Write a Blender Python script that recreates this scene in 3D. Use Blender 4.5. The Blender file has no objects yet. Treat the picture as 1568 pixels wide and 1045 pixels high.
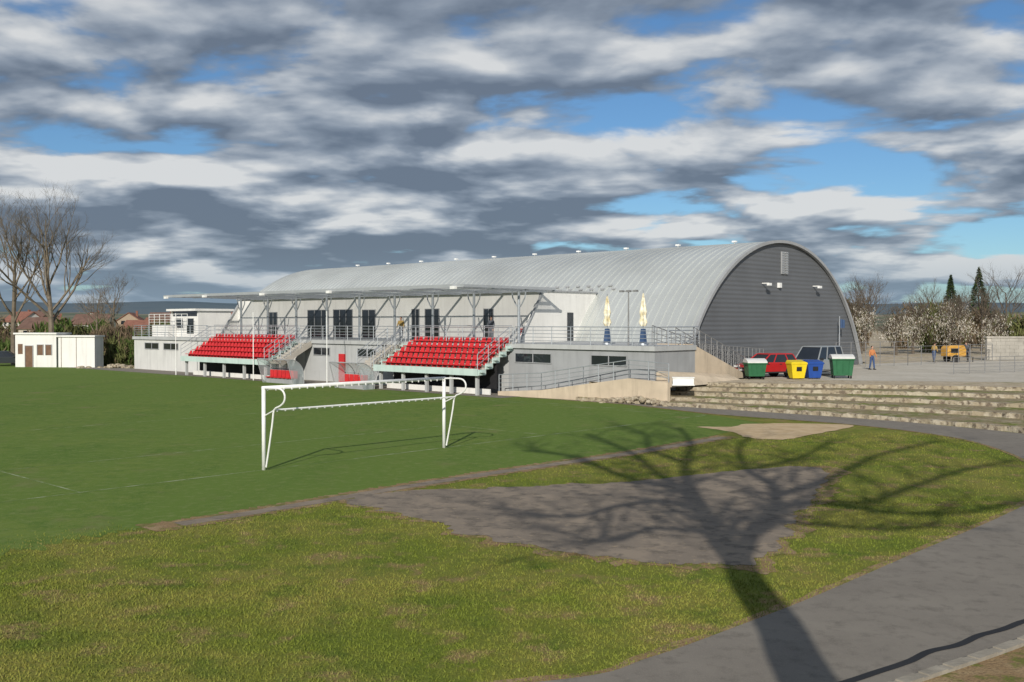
import bpy, bmesh, math, random
import numpy as np
from mathutils import Vector, Matrix, noise
random.seed(7); np.random.seed(7)
scn=bpy.context.scene
U=Vector((-.729,.6845,0)); V=Vector((.6845,.729,0))
LOC=Matrix(((U.x,V.x,0,0),(U.y,V.y,0,0),(0,0,1,0),(0,0,0,1)))
def L(s,t,z=0.0): return U*s+V*t+Vector((0,0,z))
R=math.radians
# ---------------------------------------------------------------- materials
def lnk(nt,a,b): nt.links.new(a,b)
def M(name,base,rough=.8,var=.18,scale=3.0,bump=0.0,metal=0.0,c2=None,scale2=None,stretch=None,spec=.3,bdist=.02,alpha=1,streak=0):
    m=bpy.data.materials.new(name); m.use_nodes=True; nt=m.node_tree; b=nt.nodes['Principled BSDF']
    b.inputs['Roughness'].default_value=rough; b.inputs['Metallic'].default_value=metal
    b.inputs['Specular IOR Level'].default_value=spec; b.inputs['Alpha'].default_value=alpha
    tc=nt.nodes.new('ShaderNodeTexCoord'); n=nt.nodes.new('ShaderNodeTexNoise'); n.inputs['Scale'].default_value=scale; n.inputs['Detail'].default_value=4
    src=tc.outputs['Object']
    if stretch:
        mp=nt.nodes.new('ShaderNodeMapping'); mp.inputs['Scale'].default_value=stretch; lnk(nt,src,mp.inputs[0]); src=mp.outputs[0]
    lnk(nt,src,n.inputs['Vector'])
    r=nt.nodes.new('ShaderNodeValToRGB'); r.color_ramp.elements[0].position=.3; r.color_ramp.elements[1].position=.7
    a=[x*(1-var) for x in base]+[1]; c=[min(1,x*(1+var)) for x in (c2 or base)]+[1]
    r.color_ramp.elements[0].color=a; r.color_ramp.elements[1].color=c
    lnk(nt,n.outputs['Fac'],r.inputs[0]); col=r.outputs[0]
    if streak:
        mp=nt.nodes.new('ShaderNodeMapping'); mp.inputs['Scale'].default_value=(2.5,2.5,.25); lnk(nt,tc.outputs['Object'],mp.inputs[0])
        n3=nt.nodes.new('ShaderNodeTexNoise'); n3.inputs['Scale'].default_value=1.0; n3.inputs['Detail'].default_value=5; n3.inputs['Roughness'].default_value=.65; lnk(nt,mp.outputs[0],n3.inputs['Vector'])
        mr=nt.nodes.new('ShaderNodeMapRange'); mr.inputs[1].default_value=.5; mr.inputs[2].default_value=.75; mr.inputs[3].default_value=1; mr.inputs[4].default_value=1-streak; lnk(nt,n3.outputs['Fac'],mr.inputs[0])
        vm=nt.nodes.new('ShaderNodeVectorMath'); vm.operation='SCALE'; lnk(nt,col,vm.inputs[0]); lnk(nt,mr.outputs[0],vm.inputs['Scale']); col=vm.outputs[0]
    lnk(nt,col,b.inputs['Base Color'])
    if bump:
        n2=nt.nodes.new('ShaderNodeTexNoise'); n2.inputs['Scale'].default_value=scale2 or scale*6; n2.inputs['Detail'].default_value=4; lnk(nt,src,n2.inputs['Vector'])
        bp=nt.nodes.new('ShaderNodeBump'); bp.inputs['Strength'].default_value=bump; bp.inputs['Distance'].default_value=bdist
        lnk(nt,n2.outputs['Fac'],bp.inputs['Height']); lnk(nt,bp.outputs[0],b.inputs['Normal'])
    return m
def mixmat(name,layers,rough=.95,bump=.5,bscale=25,bdist=.03):
    m=bpy.data.materials.new(name); m.use_nodes=True; nt=m.node_tree; b=nt.nodes['Principled BSDF']
    b.inputs['Roughness'].default_value=rough; b.inputs['Specular IOR Level'].default_value=.12
    tc=nt.nodes.new('ShaderNodeTexCoord'); cur=None
    for i,l in enumerate(layers):
        if i==0:
            rgb=nt.nodes.new('ShaderNodeRGB'); rgb.outputs[0].default_value=(*l,1); cur=rgb.outputs[0]; continue
        col,sc,lo,hi=l[:4]
        mp=nt.nodes.new('ShaderNodeMapping'); mp.inputs['Location'].default_value=(i*13.7,i*5.1,0); lnk(nt,tc.outputs['Object'],mp.inputs[0])
        if len(l)>4: mp.inputs['Scale'].default_value=l[4]
        if len(l)>5: mp.inputs['Rotation'].default_value=(0,0,l[5])
        n=nt.nodes.new('ShaderNodeTexNoise'); n.inputs['Scale'].default_value=sc; n.inputs['Detail'].default_value=5 if sc<8 else 2; n.inputs['Roughness'].default_value=.62
        lnk(nt,mp.outputs[0],n.inputs['Vector'])
        mr=nt.nodes.new('ShaderNodeMapRange'); mr.inputs[1].default_value=lo; mr.inputs[2].default_value=hi; lnk(nt,n.outputs['Fac'],mr.inputs[0])
        mx=nt.nodes.new('ShaderNodeMix'); mx.data_type='RGBA'; lnk(nt,mr.outputs[0],mx.inputs[0]); lnk(nt,cur,mx.inputs[6]); mx.inputs[7].default_value=(*col,1); cur=mx.outputs[2]
    lnk(nt,cur,b.inputs['Base Color'])
    if bump:
        n2=nt.nodes.new('ShaderNodeTexNoise'); n2.inputs['Scale'].default_value=bscale; n2.inputs['Detail'].default_value=4; lnk(nt,tc.outputs['Object'],n2.inputs['Vector'])
        bp=nt.nodes.new('ShaderNodeBump'); bp.inputs['Strength'].default_value=bump; bp.inputs['Distance'].default_value=bdist
        lnk(nt,n2.outputs['Fac'],bp.inputs['Height']); lnk(nt,bp.outputs[0],b.inputs['Normal'])
    return m
def addwave(m,vec,period,strength,dist):
    nt=m.node_tree; b=nt.nodes['Principled BSDF']; tc=nt.nodes.new('ShaderNodeTexCoord')
    d=nt.nodes.new('ShaderNodeVectorMath'); d.operation='DOT_PRODUCT'; lnk(nt,tc.outputs['Object'],d.inputs[0]); d.inputs[1].default_value=vec
    k=nt.nodes.new('ShaderNodeMath'); k.operation='MULTIPLY'; k.inputs[1].default_value=2*math.pi/period; lnk(nt,d.outputs['Value'],k.inputs[0])
    s=nt.nodes.new('ShaderNodeMath'); s.operation='SINE'; lnk(nt,k.outputs[0],s.inputs[0])
    bp=nt.nodes.new('ShaderNodeBump'); bp.inputs['Strength'].default_value=strength; bp.inputs['Distance'].default_value=dist
    lnk(nt,s.outputs[0],bp.inputs['Height'])
    lnk(nt,bp.outputs[0],b.inputs['Normal'])
# ---------------------------------------------------------------- mesh builder
class MB:
    def __init__(s,T=None): s.v=[];s.f=[];s.m=[];s.T=T or Matrix.Identity(4)
    def add(s,vs,fs,mi=0):
        o=len(s.v); s.v+=[s.T@Vector(v) for v in vs]; s.f+=[[i+o for i in f] for f in fs]; s.m+=[mi]*len(fs)
    def box(s,x0,x1,y0,y1,z0,z1,mi=0):
        s.add([(x0,y0,z0),(x1,y0,z0),(x1,y1,z0),(x0,y1,z0),(x0,y0,z1),(x1,y0,z1),(x1,y1,z1),(x0,y1,z1)],
              [(0,3,2,1),(4,5,6,7),(0,1,5,4),(1,2,6,5),(2,3,7,6),(3,0,4,7)],mi)
    def hexa(s,b,t,mi=0):
        s.add(list(b)+list(t),[(0,3,2,1),(4,5,6,7),(0,1,5,4),(1,2,6,5),(2,3,7,6),(3,0,4,7)],mi)
    def tube(s,p0,p1,r0,r1=None,n=6,mi=0,cap=True):
        r1=r0 if r1 is None else r1; p0=Vector(p0);p1=Vector(p1); d=(p1-p0)
        if d.length<1e-6:return
        d.normalize(); a=d.orthogonal().normalized(); b=d.cross(a)
        vs=[];
        for p,r in((p0,r0),(p1,r1)):
            for i in range(n):
                th=2*math.pi*i/n; vs.append(p+a*(math.cos(th)*r)+b*(math.sin(th)*r))
        fs=[(i,(i+1)%n,n+(i+1)%n,n+i) for i in range(n)]
        if cap: fs+=[tuple(range(n))[::-1],tuple(range(n,2*n))]
        s.add(vs,fs,mi)
    def poly(s,pts,r,n=6,mi=0):
        for a,b in zip(pts,pts[1:]): s.tube(a,b,r,r,n,mi)
    def ext(s,prof,y0,y1,mi=0):
        n=len(prof); vs=[(x,y0,z) for x,z in prof]+[(x,y1,z) for x,z in prof]
        s.add(vs,[tuple(range(n)),tuple(range(n,2*n))[::-1]]+[(i,(i+1)%n,n+(i+1)%n,n+i) for i in range(n)],mi)
    def sphere(s,c,r,mi=0,nu=10,nv=7):
        rx,ry,rz=(r,r,r) if not hasattr(r,'__len__') else r
        vs=[];fs=[]
        for j in range(nv+1):
            ph=math.pi*j/nv
            for i in range(nu):
                th=2*math.pi*i/nu; vs.append((c[0]+rx*math.sin(ph)*math.cos(th),c[1]+ry*math.sin(ph)*math.sin(th),c[2]+rz*math.cos(ph)))
        for j in range(nv):
            for i in range(nu): fs.append((j*nu+i,j*nu+(i+1)%nu,(j+1)*nu+(i+1)%nu,(j+1)*nu+i))
        s.add(vs,fs,mi)
    def build(s,name,mats,parent=None,smooth=False,bevel=0,recalc=True):
        me=bpy.data.meshes.new(name); me.from_pydata([tuple(v) for v in s.v],[],s.f)
        if not isinstance(mats,(list,tuple)): mats=[mats]
        for m in mats: me.materials.append(m)
        me.polygons.foreach_set('material_index',s.m)
        if recalc:
            bm=bmesh.new(); bm.from_mesh(me); bmesh.ops.recalc_face_normals(bm,faces=bm.faces); bm.to_mesh(me); bm.free()
        if smooth: me.polygons.foreach_set('use_smooth',[True]*len(me.polygons))
        ob=bpy.data.objects.new(name,me); scn.collection.objects.link(ob)
        if parent: ob.parent=parent
        if bevel:
            bv=ob.modifiers.new('bevel','BEVEL'); bv.width=bevel; bv.segments=2; bv.limit_method='ANGLE'
        return ob
def empty(name):
    e=bpy.data.objects.new(name,None); scn.collection.objects.link(e); e.empty_display_size=.3; return e
def tris(name,arr,mats,idx=None,parent=None):
    n=len(arr); me=bpy.data.meshes.new(name)
    me.vertices.add(n*3); me.vertices.foreach_set('co',arr.reshape(-1).astype(np.float32))
    me.loops.add(n*3); me.loops.foreach_set('vertex_index',np.arange(n*3,dtype=np.int32))
    me.polygons.add(n); me.polygons.foreach_set('loop_start',np.arange(0,n*3,3,dtype=np.int32)); 
    for m in mats: me.materials.append(m)
    if idx is not None: me.polygons.foreach_set('material_index',idx.astype(np.int32))
    me.update(calc_edges=True); me.validate()
    ob=bpy.data.objects.new(name,me); scn.collection.objects.link(ob)
    if parent: ob.parent=parent
    return ob
def smoothc(pts,k=6,closed=False):
    out=[]; n=len(pts)
    rng=range(n if closed else n-1)
    for i in rng:
        if closed: p0,p1,p2,p3=[pts[(i+j-1)%n] for j in range(4)]
        else: p0,p1,p2,p3=pts[max(i-1,0)],pts[i],pts[i+1],pts[min(i+2,n-1)]
        for j in range(k):
            t=j/k
            out.append(tuple(.5*((2*p1[a])+(-p0[a]+p2[a])*t+(2*p0[a]-5*p1[a]+4*p2[a]-p3[a])*t*t+(-p0[a]+3*p1[a]-3*p2[a]+p3[a])*t**3) for a in range(len(p1))))
    if not closed: out.append(tuple(pts[-1]))
    return out
def sheet(name,pts,z,mat,jit=0,parent=None):
    pts=[(x+random.uniform(-jit,jit),y+random.uniform(-jit,jit)) for x,y in pts]
    mb=MB(); mb.add([(x,y,z) for x,y in pts],[tuple(range(len(pts)))])
    ob=mb.build(name,mat,parent,recalc=False)
    me=ob.data
    if me.polygons[0].normal.z<0: me.flip_normals()
    return ob
def ribbon(name,a,b,z,mat):
    n=len(a); mb=MB(); mb.add([(x,y,z) for x,y in a]+[(x,y,z) for x,y in b],[(i,i+1,n+i+1,n+i) for i in range(n-1)])
    ob=mb.build(name,mat,recalc=False)
    if ob.data.polygons[0].normal.z<0: ob.data.flip_normals()
    return ob
def XY(v): return (v.x,v.y)
# ---------------------------------------------------------------- palette
G_fore=mixmat('grass_ground',[(.145,.18,.025),((.23,.215,.05),.35,.40,.58),((.09,.135,.02),.9,.5,.7),((.27,.19,.09),1.1,.54,.66),((.18,.21,.04),9,.45,.75)],bump=.8,bscale=30,bdist=.05)
G_field=mixmat('mown_grass',[(.098,.168,.028),((.145,.20,.04),.22,.38,.62),((.072,.138,.022),1.6,.45,.7),((.19,.22,.06),14,.5,.8),((.19,.18,.08),.45,.57,.72),((.12,.185,.035),.35,.42,.58,(1,.08,1),R(46)),((.16,.21,.06),3.5,.5,.7)],bump=.5,bscale=40,bdist=.03)
G_blade=mixmat('grass_blades',[(.155,.19,.026),((.24,.23,.05),.35,.40,.58),((.10,.145,.02),.9,.5,.7),((.28,.21,.10),1.1,.54,.68),((.21,.25,.05),30,.45,.75)],bump=0)
ASPH=mixmat('asphalt',[(.20,.18,.155),((.235,.213,.182),.4,.4,.6),((.155,.14,.12),3,.5,.7),((.26,.23,.19),60,.5,.75)],bump=.3,bscale=80,bdist=.01,rough=.9)
ASPH2=mixmat('old_asphalt',[(.22,.182,.145),((.29,.235,.18),.8,.45,.6),((.155,.13,.105),2.2,.5,.62),((.33,.26,.18),5,.58,.7),((.27,.24,.2),60,.5,.75)],bump=.5,bscale=60,bdist=.015,rough=.95)
DIRT=mixmat('dirt',[(.28,.19,.10),((.34,.25,.14),1.5,.45,.6),((.15,.16,.04),2.5,.50,.60),((.18,.12,.07),20,.5,.7)],bump=.7,bscale=30)
SAND=mixmat('sand',[(.50,.37,.22),((.58,.45,.29),2,.4,.65),((.38,.27,.16),.9,.55,.7)],bump=.5,bscale=15)
EARTH=mixmat('bare_earth',[(.42,.35,.25),((.50,.43,.33),.5,.4,.6),((.28,.22,.14),2.5,.52,.68),((.18,.19,.06),.6,.58,.7)],bump=.7,bscale=8,bdist=.06)
PAVE=mixmat('paving',[(.47,.43,.36),((.54,.5,.43),.4,.4,.6),((.36,.33,.28),3,.55,.7)],bump=.3,bscale=20)
STONE=mixmat('stone_kerb',[(.32,.27,.19),((.44,.39,.3),2.0,.45,.6),((.15,.12,.09),4,.5,.62)],bump=.9,bscale=6,bdist=.06)
TREAD=mixmat('terrace_grass',[(.27,.22,.14),((.14,.17,.035),.5,.46,.58),((.36,.31,.22),2,.5,.65),((.2,.16,.09),7,.5,.65)],bump=.8,bscale=12,bdist=.06)
KERB=M('weathered_kerb',(.30,.27,.22),.95,.25,2,bump=.6)
WHITE=M('white_render',(.74,.73,.70),.85,.06,.6,streak=.14)
GREYW=M('grey_render',(.33,.34,.35),.85,.08,.8,streak=.18)
LGREY=M('light_grey_render',(.44,.45,.45),.85,.08,.6,streak=.18)
LWHITE=M('base_render',(.60,.60,.58),.85,.07,.6,streak=.2)
ROOF=M('roof_sheet',(.58,.60,.58),.36,.14,.18,metal=.45)
TRIM=M('trim_metal',(.45,.47,.49),.4,.05,2,metal=.3)
CLAD=M('dark_cladding',(.14,.147,.158),.55,.08,.4,metal=.1); addwave(CLAD,(0,0,1),.30,.35,.03)
GALV=M('galvanised',(.42,.45,.48),.45,.1,4,metal=.5)
FENCE=M('weathered_fence',(.26,.26,.26),.6,.15,4,metal=.3)
GLASS=M('dark_glass',(.018,.022,.028),.08,.3,.5,spec=.8)
CANO=M('canopy_glazing',(.10,.13,.15),.25,.15,.5,spec=.5,alpha=.42)
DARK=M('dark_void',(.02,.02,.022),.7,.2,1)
RED=M('seat_red',(.55,.03,.035),.45,.15,2)
REDP=M('red_paint',(.42,.02,.02),.25,.05,2,spec=.6)
AQUA=M('stand_fascia',(.52,.64,.60),.6,.08,1.5,streak=.15)
CONC=M('concrete',(.44,.41,.36),.9,.15,1.2,bump=.3,streak=.2)
BEIGE=M('beige_wall',(.54,.45,.34),.9,.12,1,bump=.3,streak=.25)
PAINTW=M('white_paint',(.82,.82,.80),.4,.08,5)
POLY=M('dugout_shell',(.5,.56,.58),.25,.08,2,spec=.6,alpha=.5)
BARK=M('bark',(.11,.09,.07),.95,.3,4)
BARKL=M('bark_light',(.17,.14,.105),.95,.25,3)
# ---------------------------------------------------------------- world
w=bpy.data.worlds.new('World'); scn.world=w; w.use_nodes=True; nt=w.node_tree; nt.nodes.clear()
EL=R(25.5); AZ=R(190)
out=nt.nodes.new('ShaderNodeOutputWorld')
sky=nt.nodes.new('ShaderNodeTexSky'); sky.sky_type='NISHITA'; sky.sun_disc=False; sky.sun_elevation=EL; sky.sun_rotation=AZ; sky.air_density=1.0; sky.dust_density=.1; sky.ozone_density=1.5
tc=nt.nodes.new('ShaderNodeTexCoord'); sp=nt.nodes.new('ShaderNodeSeparateXYZ'); lnk(nt,tc.outputs['Generated'],sp.inputs[0])
def mth(op,a,b=None,c=None,clamp=False):
    n=nt.nodes.new('ShaderNodeMath'); n.operation=op; n.use_clamp=clamp
    for i,x in enumerate((a,b,c)):
        if x is None: continue
        if isinstance(x,(int,float)): n.inputs[i].default_value=x
        else: lnk(nt,x,n.inputs[i])
    return n.outputs[0]
def nz(vec,scale,detail,rough,dist=0,loc=(0,0,0),sc=(1,1,1)):
    mp=nt.nodes.new('ShaderNodeMapping'); mp.inputs['Location'].default_value=loc; mp.inputs['Scale'].default_value=sc; lnk(nt,vec,mp.inputs[0])
    n=nt.nodes.new('ShaderNodeTexNoise'); n.noise_dimensions='2D'; n.inputs['Scale'].default_value=scale; n.inputs['Detail'].default_value=detail; n.inputs['Roughness'].default_value=rough; n.inputs['Distortion'].default_value=dist
    lnk(nt,mp.outputs[0],n.inputs['Vector']); return n.outputs['Fac']
def smooth(x,lo,hi,a=0,b=1):
    n=nt.nodes.new('ShaderNodeMapRange'); n.interpolation_type='SMOOTHSTEP'; n.inputs[1].default_value=lo; n.inputs[2].default_value=hi; n.inputs[3].default_value=a; n.inputs[4].default_value=b; lnk(nt,x,n.inputs[0]); return n.outputs[0]
def mixc(f,a,b):
    n=nt.nodes.new('ShaderNodeMix'); n.data_type='RGBA'
    if isinstance(f,(int,float)): n.inputs[0].default_value=f
    else: lnk(nt,f,n.inputs[0])
    for i,x in ((6,a),(7,b)):
        if isinstance(x,tuple): n.inputs[i].default_value=(*x,1)
        else: lnk(nt,x,n.inputs[i])
    return n
tint=mixc(1.0,sky.outputs[0],(.46,.66,.86)); tint.blend_type='MULTIPLY'
bg=nt.nodes.new('ShaderNodeBackground'); bg.inputs[1].default_value=.10; lnk(nt,tint.outputs[2],bg.inputs[0])
def dens(dz,det=6):
    z=mth('ADD',mth('MAXIMUM',sp.outputs['Z'],0.0),.16+dz)
    cb=nt.nodes.new('ShaderNodeCombineXYZ'); lnk(nt,mth('DIVIDE',sp.outputs['X'],z),cb.inputs[0]); lnk(nt,mth('DIVIDE',sp.outputs['Y'],z),cb.inputs[1])
    p=cb.outputs[0]
    a=nz(p,1.9,det,.52,.15,(5.1,1.7,0),(.85,1.0,1)); b=nz(p,.55,2,.5,0,(2.3,6.2,0))
    vo=nt.nodes.new('ShaderNodeTexVoronoi'); vo.voronoi_dimensions='2D'; vo.feature='F1'; vo.inputs['Scale'].default_value=4.2; lnk(nt,p,vo.inputs['Vector'])
    d=mth('ADD',mth('MULTIPLY',a,.66),mth('MULTIPLY',b,.28))
    return mth('MULTIPLY_ADD',vo.outputs['Distance'],-.08,d),p
d0,p0=dens(0); d1,_=dens(.022,4)
bR=mth('MULTIPLY',mth('MULTIPLY',smooth(sp.outputs['X'],.05,.26),smooth(sp.outputs['Z'],.27,.17)),-.035)
bL=mth('MULTIPLY',mth('MULTIPLY',smooth(sp.outputs['X'],.15,-.15),smooth(sp.outputs['Z'],.26,.16)),.045)
bias=mth('ADD',bR,bL)
d0=mth('ADD',d0,bias); d1=mth('ADD',d1,bias)
cov=smooth(d0,.315,.40)
lit=mth('MULTIPLY_ADD',mth('SUBTRACT',d0,d1),5.6,.50)
thick=smooth(d0,.38,.56)
fine=nz(p0,6,4,.6,.2)
br=mth('ADD',lit,mth('MULTIPLY',thick,-.30)); br=mth('ADD',br,mth('MULTIPLY',mth('SUBTRACT',fine,.5),.4),None,True)
cr=nt.nodes.new('ShaderNodeValToRGB'); e=cr.color_ramp.elements
e[0].position=0; e[0].color=(.145,.18,.235,1); e[1].position=1; e[1].color=(.70,.71,.71,1)
x=e.new(.35); x.color=(.25,.295,.36,1); x=e.new(.65); x.color=(.43,.47,.52,1)
lnk(nt,br,cr.inputs[0])
haze=mixc(smooth(sp.outputs['Z'],.0,.08,.75,0),cr.outputs[0],(.24,.33,.44))
bgc=nt.nodes.new('ShaderNodeBackground'); bgc.inputs[1].default_value=1.0; lnk(nt,haze.outputs[2],bgc.inputs[0])
mx=nt.nodes.new('ShaderNodeMixShader'); cf=mth('MAXIMUM',mth('MULTIPLY',cov,.94),smooth(sp.outputs['Z'],.0,.06,.7,0)); lnk(nt,cf,mx.inputs[0]); lnk(nt,bg.outputs[0],mx.inputs[1]); lnk(nt,bgc.outputs[0],mx.inputs[2]); lnk(nt,mx.outputs[0],out.inputs[0])
try:
    w.cycles.sampling_method='MANUAL'; w.cycles.sample_map_resolution=256
except Exception: pass
sd=bpy.data.lights.new('sun','SUN'); sd.energy=4.2; sd.angle=R(.45); sd.color=(1,.94,.84)
so=bpy.data.objects.new('sun',sd); scn.collection.objects.link(so)
SD=Vector((math.sin(R(10)),math.cos(R(10)),0)); dirv=Vector((SD.x*math.cos(EL),SD.y*math.cos(EL),-math.sin(EL)))
so.rotation_euler=dirv.to_track_quat('-Z','Y').to_euler(); so.location=(0,-20,40)
cd=bpy.data.cameras.new('camera'); cam=bpy.data.objects.new('camera',cd); scn.collection.objects.link(cam); scn.camera=cam
cd.lens=35.36; cd.sensor_width=36; cd.clip_end=9000; cam.location=(0,0,4.37); cam.rotation_euler=(R(90-1.02),0,0)
scn.view_settings.view_transform='Standard'; scn.view_settings.look='None'; scn.view_settings.exposure=0
# ---------------------------------------------------------------- ground
sheet('ground',[(-5000,-3000),(5000,-3000),(5000,6000),(-5000,6000)],0,G_fore)
def fedge(t): 
    k=min(1,max(0,(10.8-t)/3)); return 20.45+k*(.9*noise.noise(Vector((t*.35,2,0)))+.5*noise.noise(Vector((t*1.7,2,0)))-.2)
fs=[XY(L(fedge(t)+random.uniform(-.06,.06)*(1+3*(t<10)),t)) for t in np.linspace(-60,30,900)]
fp=fs+[(11,43.6),(9.7,47.2),(5.9,54.4),(.6,59.4)]+[XY(L(43,42.2)),XY(L(140,42.2)),XY(L(140,-60))]
sheet('football_field',fp,.004,G_field)
LINE=mixmat('faded_line_paint',[(.14,.20,.06),((.38,.42,.28),1.2,.45,.62)],bump=0)
mb=MB(LOC)
def line(s0,s1,t0,t1): mb.add([(s0,t0,.009),(s1,t0,.009),(s1,t1,.009),(s0,t1,.009)],[(0,1,2,3)])
line(25.77,25.84,-24,41); line(25.86,42.3,.2,.27); line(42.3,42.37,.2,40.5); line(25.86,42.3,40.4,40.47)
line(25.86,31.3,11.2,11.26); line(31.3,31.36,11.2,29.5); line(25.86,31.3,29.42,29.48); line(25.8,130,-24,-23.93); line(25.8,130,41.2,41.26)
mb.build('field_markings',LINE)
def strip(name,s0,s1,t0,t1,z,mat,jit,n=110):
    a=[XY(L(s0+random.uniform(-jit,jit)+.12*math.sin(t*.4),t)) for t in np.linspace(t0,t1,n)]; b=[XY(L(s1+random.uniform(-jit,jit)+.12*math.sin(t*.4),t)) for t in np.linspace(t0,t1,n)]
    ribbon(name,a,b,z,mat)
strip('dirt_strip',19.85,20.8,10.2,34,.008,DIRT,.12,260)
strip('runway_strip',20.05,20.5,10.9,33.5,.012,ASPH2,.03)
sandp=[(7.8,42.2),(9.2,42.2),(10.2,43.4),(12.4,43.6),(14.6,42.8),(12.6,40.2),(11.0,38.4),(10.1,37.5),(9.0,38.2),(8.8,40.2)]
sheet('sand_pit',smoothc(sandp,5,True),.016,SAND,.08)
dp=[(-4.07,24.55),(-3.1,25.9),(-.4,26.6),(2.98,27.5),(6.0,29.3),(8.5,30.45),(9.3,29.65),(8.1,26.4),(6.53,22.8),(5.0,19.3),(4.17,18.1),(2.58,18.4),(1.06,19.06),(-.58,20.4),(-2.27,22.66)]
cx=sum(p[0] for p in dp)/15; cy=sum(p[1] for p in dp)/15
big=[(cx+(x-cx)*1.05+.15,cy+(y-cy)*1.04-.1) for x,y in dp]
def rag(pts,amp,f=1.5):
    o=[]
    for x,y in pts:
        n=noise.noise(Vector((x*f,y*f,0)))+.6*noise.noise(Vector((x*f*3.3,y*f*3.3,3)))
        d=Vector((x-cx,y-cy)).normalized(); o.append((x+d.x*n*amp,y+d.y*n*amp))
    return o
sheet('dirt_border',rag(smoothc(big,24,True),.5),.006,DIRT)
PATCH=rag(smoothc(dp,24,True),.3); sheet('asphalt_patch',PATCH,.013,ASPH2)
inner=[(-30,8.5),(-12,10.2),(-4,11.3),(.5,12.2),(1.83,13.07),(3.35,14.5),(4.85,16),(7.6,18.96),(11.2,22.8),(13.6,25.8),(15.9,30.5),(16.9,35),(16.7,39),(14.5,43.4),(9.86,48.07),(5.95,54.4-.2),(.63,59.2)]
outer=[(-30,4.5),(-12,6.2),(-4,7.4),(1.5,9.9),(3.0,10.9),(4.6,12.0),(7.4,14.0),(11.2,17.2),(16.3,22.3),(19.6,26.5),(21.4,31),(21.5,36),(20.2,39.6),(18.4,42.8),(15.4,46.5),(6,54.9),(-.8,60.5)]
inn=smoothc(inner,8); outr=smoothc(outer,8)
ribbon('asphalt_path',inn,outr,.012,ASPH)
def offs(pts,d,wv=.09):
    o=[]
    for i,p in enumerate(pts):
        a=Vector(pts[max(i-1,0)]);b=Vector(pts[min(i+1,len(pts)-1)]); t=(b-a).normalized(); n=Vector((-t.y,t.x)); dd=d+noise.noise(Vector((p[0]*1.3,p[1]*1.3,5)))*wv
        o.append((p[0]+n.x*dd,p[1]+n.y*dd))
    return o
fi=smoothc(inner,30)
ribbon('path_verge',offs(fi,.16),offs(fi,-.2),.009,DIRT)
ribbon('trackside_path',[XY(L(s,42.2)) for s in np.linspace(40.5,140,40)],[XY(L(s,45.6)) for s in np.linspace(40.5,140,40)],.010,ASPH)
ko=smoothc(outer,24); 
mb=MB(); a_=offs(ko,0,0); b_=offs(ko,-.16,0)
for i in range(60,228):
    a0,a1,b0,b1=a_[i],a_[i+1],b_[i],b_[i+1]; h=.1 if i%4!=3 else .085
    mb.hexa([(*a0,0),(*a1,0),(*b1,0),(*b0,0)],[(*a0,h),(*a1,h),(*b1,h),(*b0,h)])
mb.build('path_kerb',KERB)
ribbon('dark_path_strip',offs(ko,.52,.10)[72:200],offs(ko,.40,.10)[72:200],.018,DARK)  # near-black strip laid on the path, following its outer edge
ribbon('soil_bed',offs(ko,-.16,0)[60:200],offs(ko,-4,0)[60:200],.05,DIRT)
# ---------------------------------------------------------------- stone terraces
B=smoothc([(3.6,56.8),(6,54.9),(10.2,51.3),(13.2,48.7),(15.5,46.4),(18.5,42.9),(20.3,39.6),(21.6,35),(21.6,30),(20,25.5),(17,21)],16)
nB=len(B); top=[]
mr=MB(); mt=MB(); rows=[]
for i,p in enumerate(B):
    a=Vector(B[max(i-1,0)]);b=Vector(B[min(i+1,nB-1)]); t=(b-a).normalized(); n=Vector((-t.y,t.x))
    f=min(1,.10+.9*max(0,(i/nB))/.5)
    pts=[]
    for j in range(5):
        o=j*3.4*f+random.uniform(-.07,.07)*f; wob=random.uniform(-.045,.03)
        q=(p[0]+n.x*o,p[1]+n.y*o)
        pts.append((q[0],q[1],j*.2)); pts.append((q[0]+n.x*.02,q[1]+n.y*.02,(j+1)*.2+(wob if j<4 else 0)))
        pts.append((q[0]+n.x*.35*f,q[1]+n.y*.35*f,(j+1)*.2+(wob if j<4 else 0)))
    rows.append(pts); top.append(pts[-1][:2])
for i in range(nB-1):
    a,b=rows[i],rows[i+1]
    for j in range(5):
        k=j*3
        mr.add([a[k],b[k],b[k+1],a[k+1]],[(0,1,2,3)]); mr.add([a[k+1],b[k+1],b[k+2],a[k+2]],[(0,1,2,3)])
        if j<4: mt.add([a[k+2],b[k+2],b[k+3],a[k+3]],[(0,1,2,3)])
te=empty('stone_terrace'); mr.build('stone_risers',STONE,te); mt.build('grass_treads',TREAD,te)
up=[XY(L(32.2,44.9)),]+top+[(420,-60),(420,420),(70,420),XY(L(36.5,83)),XY(L(36.5,50)),XY(L(32.2,46))]
sheet('upper_ground',up,1.0,EARTH)
sheet('parking_lot',[(14,62.5),(20,59),(30,57),(60,52),(90,60),(90,95),(40,90),XY(L(35.4,80)),XY(L(35.4,58)),(14.5,65)],1.004,PAVE)
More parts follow.
